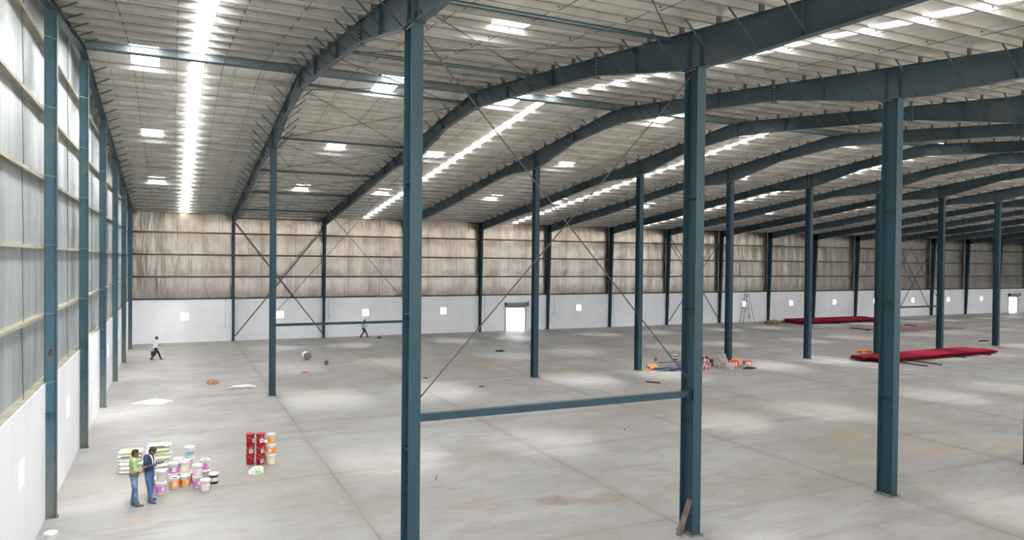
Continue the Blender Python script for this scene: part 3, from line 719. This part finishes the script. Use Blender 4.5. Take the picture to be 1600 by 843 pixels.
mb = MB(); mb.box(-.07, .11, -.21, -.17, .05, .16); mb.hexa([(-.1, -.17, .2), (.1, -.17, .2), (.12, .06, .235), (-.1, .06, .235), (-.1, -.17, .215), (.1, -.17, .215), (.12, .06, .25), (-.1, .06, .25)]); mb.build('print', flat('pale_green_print', (160, 214, 160)), o)
mb = MB(); mb.hexa([(-1.95, 41.25, 0), (-.5, 40.45, 0), (.1, 41.3, 0), (-.85, 42.4, 0), (-1.95, 41.25, .02), (-.5, 40.45, .02), (.1, 41.3, .02), (-.85, 42.4, .02)])
tag(mb.build('white_board', flat('white_board', (206, 200, 190), .6)), 'flat white board lying on the floor near the left wall', 'board')

# big roll, tins
t = thing('wrapped_roll', 'pale wrapped roll lying on its side with a dark end', 'roll', (9.05, 54.5, 0))
mb = MB(); mb.tube((0, -.1, .27), (0, .95, .27), .26, n=28); mb.build('roll_body', PWHITE, t, True)
mb = MB(); mb.tube((0, -.14, .27), (0, -.09, .27), .27, n=28); e = mb.build('roll_end', flat('grey_end', (96, 98, 98), .8), t)
mb = MB(); mb.tube((0, -.15, .27), (0, -.138, .27), .13, n=20); mb.build('rim', flat('pale_rim', (150, 152, 150)), e)
mb = MB(); mb.tube((0, -.16, .27), (0, -.148, .27), .07, n=16); mb.build('core', LAB['black'], e)
def tin(label, loc, c, s=1):
    t = thing('paint_tin', label, 'tin', loc); t.scale = (s,) * 3
    mb = MB(); mb.lathe([(0, 0), (.085, 0), (.09, .01), (.09, .2), (.086, .205), (0, .205)], 20); mb.build('body', flat('tin_' + str(c[0]), c), t, True)
    mb = MB(); mb.lathe([(.092, .196), (.096, .2), (.096, .215), (.086, .218), (.08, .208), (0, .208)], 20); mb.build('lid', flat('tin_lid', (90, 70, 66)), t, True)
    mb = MB(); mb.box(-.05, .05, -.094, -.088, .06, .15); mb.build('label', flat('tin_label', (150, 96, 92)), t)
tin('small dark red tin standing right of the wrapped roll', (9.85, 51.35, 0), (112, 40, 44), 1.35)
tin('small brown-red tin standing left of the blue tarpaulin', (33.06, 44.2, 0), (166, 86, 66), 1.2)
o = crumple('red_lid', 'flat red plastic scrap on the floor in front of the wrapped roll', 'scrap', (7.9, 48.35, 0), (.24, .2, .05), flat('red_plastic', (196, 50, 70)), 6, .15)
DARK = flat('dark_cloth', (44, 44, 44), .9)
for i, (x, y, a, b_, h, lab) in enumerate(((17.8, 67.0, .2, .15, .1, 'small dark scrap by the far wall, right of the walking man'), (24.4, 53.7, .35, .2, .1, 'dark rag on the floor in front of the roller door'),
        (14.5, 43.2, .14, .08, .04, 'small reddish scrap right of the hidden middle-row column'), (72.3, 43.8, .7, .2, .1, 'dark scraps beside the farthest middle-row column'), (16.6, 39.1, .2, .1, .03, 'flat dark scrap under the near-row bracing'),
        (37.0, 38.6, .5, .25, .1, 'flat dark offcuts right of the clutter heap'))):
    crumple('scrap', lab, 'scrap', (x, y, 0), (a, b_, h), DARK if i != 2 else RUST, 30 + i, .5)
def stick(name, label, a, b_, wd, ht, m, grp=None, cat='bar'):
    a = Vector(a); b_ = Vector(b_); mb = MB(); mb.bar((0, 0, 0), b_ - a, wd, ht); o = mb.build(name, m); o.location = a; return tag(o, label, cat, grp)
stick('steel_bar', 'short dark steel bar lying in front of the clutter heap', (26.7, 36.65, .04), (27.25, 35.95, .04), .1, .08, RUST)
stick('steel_bar', 'thin dark rod lying on the floor near the second near-row column', (18.2, 26.5, .015), (18.35, 26.8, .015), .03, .03, RUST)
stick('steel_bar', 'thin dark rod lying on the floor right of the nearest column', (8.15, 23.1, .015), (8.3, 23.45, .015), .025, .025, RUST)
PLANK = mat('weathered_plank', srgb(112, 98, 90), .9, 0, (3, srgb(76, 66, 60), .4, .65, (6, 6, 1)))
a = Vector((12.53, 15.64, .02)); b_ = Vector((12.9, 15.62, .98)); mb = MB(); mb.bar((0, 0, 0), b_ - a, .15, .035, (-.6, -.8, .2)); o = mb.build('wooden_plank', PLANK); o.location = a
tag(o, 'weathered wooden plank leaning in the foot of the second near-row column', 'plank')

# ------------------------------------------------------------------ clutter heap by the fifth middle-row column
crumple('tarpaulin', 'crumpled slate-blue tarpaulin spread on the floor beside the clutter heap', 'tarpaulin', (32.1, 40.1, 0), (1.45, .6, .24), flat('slate_tarp', (78, 86, 104), .7), 11, .8, 5)
crumple('cloth_bag', 'orange-tan bag lying on the left end of the blue tarpaulin', 'bag', (30.3, 40.95, 0), (.42, .3, .3), flat('tan_bag', (196, 136, 90), .8), 12, .6, 4.5)
stick('timber_board', 'brown timber board lying behind the blue tarpaulin', (32.7, 43.3, .04), (34.4, 43.0, .04), .2, .06, flat('brown_timber', (128, 92, 66), .8), None, 'board')
crumple('checked_bag', 'red and white checked bag at the left of the clutter heap', 'bag', (34.1, 39.75, 0), (.36, .3, .5), mat('checked_cloth', srgb(168, 52, 74), .8, 0, (7, srgb(206, 192, 196), .48, .54)), 13, .55, 5)
crumple('checked_bag', 'dull purple bag behind the checked one in the clutter heap', 'bag', (33.7, 41.1, 0), (.34, .3, .46), flat('purple_cloth', (120, 78, 92), .9), 17, .3)
crumple('clothes_heap', 'black heap of clothes behind the checked bag', 'clothes', (34.85, 40.75, 0), (.55, .36, .5), DARK, 14, .6, 4)
crumple('tall_sack', 'tall grey-white sack leaning upright in the clutter heap', 'sack', (35.6, 39.85, 0), (.36, .32, .78), flat('grey_sack', (170, 162, 160), .8), 15, .7, 5)
crumple('pale_sack', 'small pale sack slumped in front of the tall grey one', 'sack', (35.5, 38.95, 0), (.3, .24, .36), flat('pale_sack', (186, 172, 172), .8), 16, .7, 5)
def crate(label, loc, sx, sy, sz, c, rz):
    t = thing('cardboard_box', label, 'box', loc, rz)
    mb = MB(); mb.box(-sx, sx, -sy, sy, 0, sz); mb.build('body', flat('box_' + str(c[1]), c, .7), t)
    mb = MB(); mb.box(-sx * 1.03, sx * 1.03, -sy * 1.03, sy * 1.03, sz, sz + .03); mb.build('lid', flat('box_lid_' + str(c[1]), tuple(int(v * .85) for v in c), .7), t)
    for i in range(3):
        mb = MB(); mb.box(-sx * .8 + i * sx * .55, -sx * .8 + i * sx * .55 + sx * .25, -sy - .006, -sy, sz * .15, sz * .85); mb.build('printed_stripe', PWHITE, t)
crate('red and white striped box beside the tall grey sack', (36.5, 39.75, 0), .38, .25, .42, (206, 86, 80), .1)
crate('small red box at the right end of the clutter heap', (38.1, 39.95, 0), .26, .2, .3, (200, 70, 66), -.2)
crumple('orange_bag', 'bright orange bag at the foot of the fifth middle-row column', 'bag', (37.3, 40.3, 0), (.4, .26, .44), flat('orange_cloth', (228, 132, 86), .8), 18, .35)
crumple('grey_bundle', 'low grey bundle in front of the small red box', 'bundle', (37.2, 39.2, 0), (.42, .25, .24), flat('grey_cloth', (150, 146, 150), .9), 19, .4)
crumple('tan_scraps', 'orange-brown scraps at the foot of the seventh middle-row column', 'scrap', (52.9, 41.9, 0), (.7, .4, .28), flat('tan_scrap', (196, 138, 84), .9), 21, .6, 4)
crumple('rubble', 'low heap of brown rubble and offcuts by the far wall', 'rubble', (67.5, 66.6, 0), (1.1, .7, .3), flat('brown_rubble', (150, 118, 98), .9), 22, .7, 5)

# ------------------------------------------------------------------ roofing sheets
def sheet_mesh(L_, W_, nrib=5):
    mb = MB(); vs = []; prof = []
    for i in range(nrib):
        y = -W_ / 2 + W_ * i / nrib; p = W_ / nrib
        prof += [(y, 0), (y + p * .55, 0), (y + p * .68, .05), (y + p * .9, .05)]
    prof.append((W_ / 2, 0)); n = len(prof); th = .004
    for x in (-L_ / 2, L_ / 2): vs += [(x, y, z) for y, z in prof] + [(x, y, z + th) for y, z in prof]
    fs = []
    for i in range(n - 1):
        a, b_ = i, i + 1; o = 2 * n
        fs += [(a, b_, b_ + o, a + o), (a + n, a + n + o, b_ + n + o, b_ + n), (a, a + n, b_ + n, b_), (a + o, b_ + o, b_ + n + o, a + n + o)]
    fs += [(0, 2 * n, 3 * n, n), (n - 1, 2 * n - 1, 4 * n - 1, 3 * n - 1)]
    mb.add(vs, fs); return mb
REDS = mat('crimson_roof_sheet', srgb(132, 10, 40), .75, 0, (.5, srgb(118, 9, 36), .4, .6), spec=.2); REDE = flat('dark_sheet_end', (52, 26, 30))
def stack(cx, cy, L_, W_, cols, layers, rz, m, where, grp, skew=0, timber=True):
    me = sheet_mesh(L_, W_ / cols * 1.0).mesh('sheet', m)
    for c in range(cols):
        for l in range(layers):
            o = link('roofing_sheet', me); off = (c - (cols - 1) / 2) * W_ / cols
            rr = random.Random(c * 7 + l); jx = rr.uniform(-.35, .35) + skew * off
            o.location = (cx + jx * math.cos(rz) - off * math.sin(rz), cy + off * math.cos(rz) + jx * math.sin(rz), (.1 if timber else .005) + l * .052); o.rotation_euler = (0, 0, rz)
            tag(o, f'{where}, {"nearest" if c == 0 else ("farthest" if c == cols - 1 else ORD[c] + " from the near side")} strip, {"top" if l == layers - 1 else ORD[l] + " from the bottom"} sheet', 'sheet', grp)
stack(55.7, 38.2, 14.6, 2.5, 2, 5, .03, REDS, 'crimson sheet, nearer red stack', 'crimson roofing sheets, nearer stack', -.5)
stack(78.0, 66.2, 14.5, 4.4, 4, 5, .0, REDS, 'crimson sheet, far red stack', 'crimson roofing sheets by the far wall', .3)
stack(78.4, 55.2, 12.6, 3.8, 4, 1, .0, mat('brown_roof_sheet', srgb(128, 104, 98), .6), 'dull brown sheet on the floor', 'brown roofing sheets', .2, False)
for i, (x, y) in enumerate(((50.2, 37.6), (52.0, 37.7), (58.0, 38.1), (61.5, 38.2))):
    stick('timber_bearer', f'dark timber bearer under the nearer red sheets, {ORD[i]} from the left end', (x, y - 3.2 if i < 2 else y - 1.6, .045), (x, y + 1.5, .045), .1, .09, RUST, 'bearers under the red sheets', 'timber')
for i, x in enumerate((71.6, 76, 80, 84)):
    stick('timber_bearer', f'dark timber bearer under the far red sheets, {ORD[i]} from the left end', (x, 63.7, .045), (x, 68.6, .045), .1, .09, RUST, 'bearers under the far sheets', 'timber')
stick('steel_bar', 'long dark bar lying at the left end of the far red sheets', (69.2, 68.6, .06), (70.0, 63.9, .06), .14, .12, REDE)
stick('steel_bar', 'long dark bar lying left of the brown sheets', (71.7, 58.6, .05), (71.2, 55.6, .05), .12, .1, REDE)
stick('steel_bar', 'long dark bar lying behind the brown sheets', (82.0, 59.2, .05), (81.6, 57.4, .05), .12, .1, REDE)

# ------------------------------------------------------------------ ladder at the far wall
LAD = flat('ladder_steel', (104, 96, 98), .5)
t = thing('stepladder', 'tall folding trestle ladder standing against the far white wall', 'ladder', (65.2, 68.7, 0))
tz = 3.55
for s in (-1, 1):
    mb = MB(); mb.bar((-.75, s * .33, 0), (.02, s * .22, tz), .05, .05); mb.build('front_rail', LAD, t)
    mb = MB(); mb.bar((1.1, s * .38, 0), (.18, s * .2, tz), .04, .04); mb.build('rear_leg', LAD, t)
for i in range(11):
    f = .07 + .083 * i; x = -.75 + .77 * f; mb = MB(); yw = .33 - .11 * f; mb.box(x - .03, x + .05, -yw, yw, tz * f, tz * f + .03); mb.build('rung', LAD, t)
mb = MB(); mb.box(-.1, .3, -.24, .24, tz, tz + .03); mb.build('top_platform', LAD, t)
for s in (-1, 1):
    mb = MB(); mb.bar((-.3, s * .28, 1.75), (.65, s * .29, 1.75), .025, .025); mb.build('spreader', LAD, t)
mb = MB()
for i in range(12):
    a, b_ = math.tau * i / 12, math.tau * (i + 1) / 12; mb.tube((.1 + .2 * math.cos(a), -.36, .8 + .2 * math.sin(a)), (.1 + .2 * math.cos(b_), -.36, .8 + .2 * math.sin(b_)), .03, n=6)
tag(mb.build('cable_coil', DARK), 'dark coil of cable hanging on the tall ladder', 'cable').location = (65.2, 68.7, 0)

# ------------------------------------------------------------------ people
def fuse(mb, name, m, voxel, parent, it=6):
    me = mb.mesh(name + '_src', m); o = bpy.data.objects.new(name, me); COL.objects.link(o)
    r = o.modifiers.new('r', 'REMESH'); r.mode = 'VOXEL'; r.voxel_size = voxel; s = o.modifiers.new('s', 'SMOOTH'); s.iterations = it; s.factor = .5
    bpy.context.view_layer.update(); dg = bpy.context.evaluated_depsgraph_get()
    out = bpy.data.meshes.new_from_object(o.evaluated_get(dg)); out.name = name
    bpy.data.objects.remove(o); bpy.data.meshes.remove(me)
    out.polygons.foreach_set('use_smooth', [True] * len(out.polygons))
    if not out.materials: out.materials.append(m)
    return link(name, out, parent)
SKIN = mat('brown_skin', srgb(112, 76, 58), .5); HAIR = flat('black_hair', (20, 18, 18), .5); EYEM = flat('dark_eye', (30, 24, 22), .2)
def hand(mb, wr, d, side, curl, nrm):
    d = Vector(d).normalized(); n = (Vector(nrm) - Vector(nrm).dot(d) * d).normalized(); s = d.cross(n) * side
    M = Matrix((s, d, n)).transposed(); mb.ball(wr + d * .05, (.04, .052, .016), M, 12, 8)
    for i, (o, k) in enumerate(((.031, .9), (.011, 1.03), (-.01, .97), (-.03, .78))):
        p = wr + d * (.09 - .004 * abs(i - 1)) + s * o; dd = d.copy()
        for ln, r in ((.042 * k, .009), (.028 * k, .0085), (.022 * k, .0075)):
            q = p + dd * ln; mb.cap(p, q, r, r * .93, 8); p = q; dd = (dd * math.cos(curl) - n * math.sin(curl)).normalized()
    p = wr + d * .025 + s * .034; dd = (d * .6 + s * .75 - n * .3).normalized()
    for ln, r in ((.042, .011), (.034, .0095)):
        q = p + dd * ln; mb.cap(p, q, r, r * .9, 8); p = q; dd = (dd * .75 + d * .5 - n * .3).normalized()
def person(label, loc, rz, P, C, vox, group=None):
    t = thing('person', label, 'person', loc, rz, group); V = Vector
    hp = P.get('hip', .91); lean = P.get('lean', 0)
    def up(x, y, z): return V((x, y + lean * (z - hp), z))
    sh = [up(s * .185, -.01, 1.405) for s in (-1, 1)]; el = [V(v) for v in P['elbow']]; wr = [V(v) for v in P['wrist']]; hd = [V(v) for v in P['hand']]
    hip = [V((s * .09, 0, hp - .02)) for s in (-1, 1)]; kn = [V(v) for v in P['knee']]; an = [V(v) for v in P['ankle']]; toe = [V(v).normalized() for v in P['toe']]
    R = Matrix.Rotation(-P.get('nod', 0), 3, 'X') @ Matrix.Rotation(0, 3, 'Y'); R = Matrix.Rotation(P.get('turn', 0), 3, 'Z') @ R
    neck = up(0, .0, 1.45); hc = neck + R @ V((0, .035, .155))
    H = lambda x, y, z: hc + R @ V((x, y, z))
    def torso(mb, g, zb):
        mb.ball(up(0, 0, 1.27), (.165 + g, .108 + g, .19 + g)); mb.ball(up(0, .005, 1.09), (.142 + g, .1 + g, .17 + g)); mb.cap(sh[0] + V((.05, 0, .0)), sh[1] - V((.05, 0, 0)), .07 + g, .07 + g); mb.cap(up(0, 0, 1.38), up(0, 0, 1.43), .075 + g, .06 + g)
        if zb: mb.ball(up(0, 0, zb + .1), (.155 + g, .112 + g, .12))
    def arms(mb, g, gw):
        for i in (0, 1): mb.cap(sh[i], el[i], .054 + g, .042 + g); mb.cap(el[i], wr[i] + (el[i] - wr[i]) * gw, .041 + g, .029 + g)
    def legs(mb, g, gc):
        mb.ball(V((0, 0, hp + .03)), (.158 + g, .115 + g, .12 + g))
        for i in (0, 1): mb.cap(hip[i], kn[i], .083 + g, .056 + g); mb.cap(kn[i], an[i] + V((0, 0, .01)), .055 + g, .04 + gc)
    b = MB(); torso(b, 0, None); arms(b, 0, 0); legs(b, 0, 0)
    b.cap(neck - V((0, 0, .05)), hc - R @ V((0, .02, .07)), .057, .052)
    b.ball(hc, (.074, .094, .112), R, 20, 14); b.ball(H(0, .045, -.065), (.052, .056, .055), R); b.ball(H(0, .075, -.1), (.028, .025, .022), R)
    b.cap(H(0, .092, .012), H(0, .112, -.03), .011, .016, 8); b.ball(H(0, .088, .03), (.055, .014, .012), R)
    for s in (-1, 1): b.ball(H(s * .077, -.005, -.01), (.012, .022, .032), R); b.ball(H(s * .045, .06, -.03), (.024, .024, .02), R)
    b.ball(H(0, .094, -.062), (.026, .012, .007), R); b.ball(H(0, .092, -.076), (.023, .012, .007), R)
    for i in (0, 1):
        b.ball(wr[i], (.028,) * 3); hand(b, wr[i], hd[i], 1 if i else -1, P.get('curl', .45), P['palm'][i])
        b.ball(an[i] + toe[i] * .06 - V((0, 0, .035)), (.04, .04, .035))
    fuse(b, 'body', SKIN, vox, t)
    for s in (-1, 1):
        m = MB(); m.ball(H(s * .032, .083, .004), (.013, .01, .008), R, 10, 8); m.build('eye', EYEM, t, True)
    m = MB(); m.ball(H(0, -.014, .028), (.082, .098, .098), R, 20, 12); m.ball(H(0, -.045, -.02), (.078, .068, .085), R); m.ball(H(0, .055, .085), (.055, .042, .03), R)
    if P.get('cap'): m.ball(H(0, .1, .06), (.05, .05, .012), R)
    fuse(m, 'hair', HAIR, max(vox, .006), t, 3)
    m = MB(); legs(m, .018, .022); fuse(m, 'trousers', C['legs'], max(vox, .008), t, 5)
    m = MB(); torso(m, .022, C.get('hem', .9)); arms(m, .016, .05 if not C.get('short') else .5); fuse(m, 'shirt', C['top'], max(vox, .007), t, 4)
    if C.get('belt'):
        m = MB(); vs = []
        m.lathe([(1, -.025), (1.02, -.02), (1.02, .02), (1, .025)], 24); m.v = [(x * .182, y * .139, z + hp + .07) for x, y, z in m.v]; m.build('belt', C['belt'], t, True)
    for i in (0, 1):
        m = MB(); f = toe[i]; s = V((f.y, -f.x, 0)); M = Matrix((s, f, V((0, 0, 1)))).transposed(); a = V((an[i].x, an[i].y, an[i].z - .08))
        m.ball(a + f * .01 + V((0, 0, .045)), (.042, .06, .045), M); m.ball(a + f * .1 + V((0, 0, .034)), (.047, .1, .034), M); m.ball(a + f * .07 + V((0, 0, .012)), (.045, .14, .012), M)
        fuse(m, 'shoe', C['shoe'], .007, t, 3)
    if C.get('scarf'):
        m = MB()
        for s in (-1, 1):
            pts = [up(s * .03, -.085, 1.49), up(s * .085, -.01, 1.49), up(s * .075, .1, 1.42), up(s * .07, .145, 1.3), up(s * .06, .15, 1.12)]
            for p, q in zip(pts, pts[1:]): m.cap(p, q, .02, .02, 8)
        m.cap(up(-.03, -.085, 1.49), up(.03, -.085, 1.49), .02, .02, 8); fuse(m, 'scarf', C['scarf'], .008, t, 3)
    return t
DENIM = mat('faded_denim', srgb(72, 104, 138), .85, 0, (3.2, srgb(150, 172, 190), .52, .7)); SLACK = flat('black_trousers', (34, 34, 38), .8)
Z = math.pi / 2
stand = dict(knee=[(-.1, .03, .49), (.1, .02, .49)], ankle=[(-.11, -.02, .08), (.11, .06, .08)], toe=[(-.15, 1, 0), (.2, 1, 0)], elbow=[(-.24, .0, 1.13), (.24, 0, 1.13)], wrist=[(-.07, .24, 1.12), (.09, .23, 1.13)],
             hand=[(.25, .9, .15), (-.25, .9, .15)], palm=[(.5, 0, -.6), (-.5, 0, -.6)], nod=.1)
p1 = person('standing man in light green shirt and jeans, facing the man in navy', (-1.04, 24.24, 0), -Z + .15, dict(stand, wrist=[(-.08, .19, 1.12), (.09, .18, 1.13)], nod=.1, turn=-.1, lean=-.03), dict(top=mat('green_shirt', srgb(146, 168, 110), .8, 0, (7, srgb(168, 188, 134), .45, .65)), legs=DENIM, shoe=flat('brown_shoe', (96, 70, 56)), belt=flat('brown_belt', (140, 88, 56)), hem=.97), .006)
p2 = person('standing man in navy jacket and white scarf reading a paper', (-.64, 24.52, 0), -Z - .45, dict(stand, nod=.5, ankle=[(-.1, -.02, .08), (.13, .12, .08)], toe=[(-.1, 1, 0), (.35, 1, 0)], knee=[(-.1, .03, .49), (.12, .07, .49)], wrist=[(-.08, .27, 1.14), (.1, .25, 1.16)]),
            dict(top=mat('navy_jacket', srgb(38, 48, 78), .8, 0, (6, srgb(50, 62, 96), .4, .65)), legs=mat('blue_denim', srgb(66, 94, 130), .85, 0, (3, srgb(136, 156, 178), .55, .72)), shoe=flat('grey_shoe', (70, 70, 74)), scarf=PWHITE, hem=.88), .006)
walk = dict(knee=[(-.08, .0, .49), (.08, .19, .51)], ankle=[(-.09, -.3, .1), (.09, .34, .08)], toe=[(0, 1, -.0), (0, 1, 0)], hip=.88, elbow=[(-.25, -.1, 1.12), (.24, -.08, 1.12)], wrist=[(-.24, -.13, .87), (.2, .17, 1.1)],
            hand=[(0, -.1, -1), (-.1, 1, 0)], palm=[(1, 0, 0), (-.6, 0, -.6)], nod=.05, lean=.05)
def flip(d):   # mirror left and right
    m = dict(d)
    for k in ('knee', 'ankle', 'toe', 'elbow', 'wrist', 'hand', 'palm'): a, b_ = d[k]; m[k] = [(-b_[0], b_[1], b_[2]), (-a[0], a[1], a[2])]
    return m
p3 = person('man in white shirt and dark trousers walking along the left side', (-1.13, 58.3, 0), -Z, flip(walk), dict(top=flat('white_shirt', (222, 226, 232), .8), legs=SLACK, shoe=flat('dark_shoe', (60, 52, 48)), hem=.84), .01)
p4 = person('man in pale blue shirt walking near the far wall', (16.55, 67.95, 0), -Z, walk, dict(top=flat('pale_blue_shirt', (160, 176, 200), .8), legs=SLACK, shoe=flat('dark_shoe', (50, 46, 44)), hem=.84), .01)
def held(p, mb, name, m, label, cat, at):
    o = mb.build(name, m); o.matrix_world = Matrix.Translation(p.location) @ Matrix.Rotation(p.rotation_euler[2], 4, 'Z') @ Matrix.Translation(at); return tag(o, label, cat)
mb = MB(); mb.box(-.05, .05, -.012, .012, -.07, .09); held(p1, mb, 'phone', LAB['black'], 'dark phone held by the man in the green shirt', 'phone', (0, .32, 1.16))
mb = MB(); mb.box(-.11, .11, -.15, .15, -.003, .003); held(p2, mb, 'paper', PWHITE, 'white paper held by the man in navy', 'paper', (0.02, .42, 1.17))
mb = MB(); mb.box(-.04, .04, -.14, .14, -.34, 0); mb.tube((0, -.07, 0), (0, 0, .1), .008); mb.tube((0, .07, 0), (0, 0, .1), .008); held(p3, mb, 'hand_bag', DARK, 'dark bag carried by the man in the white shirt', 'bag', (.24, -.16, .68))
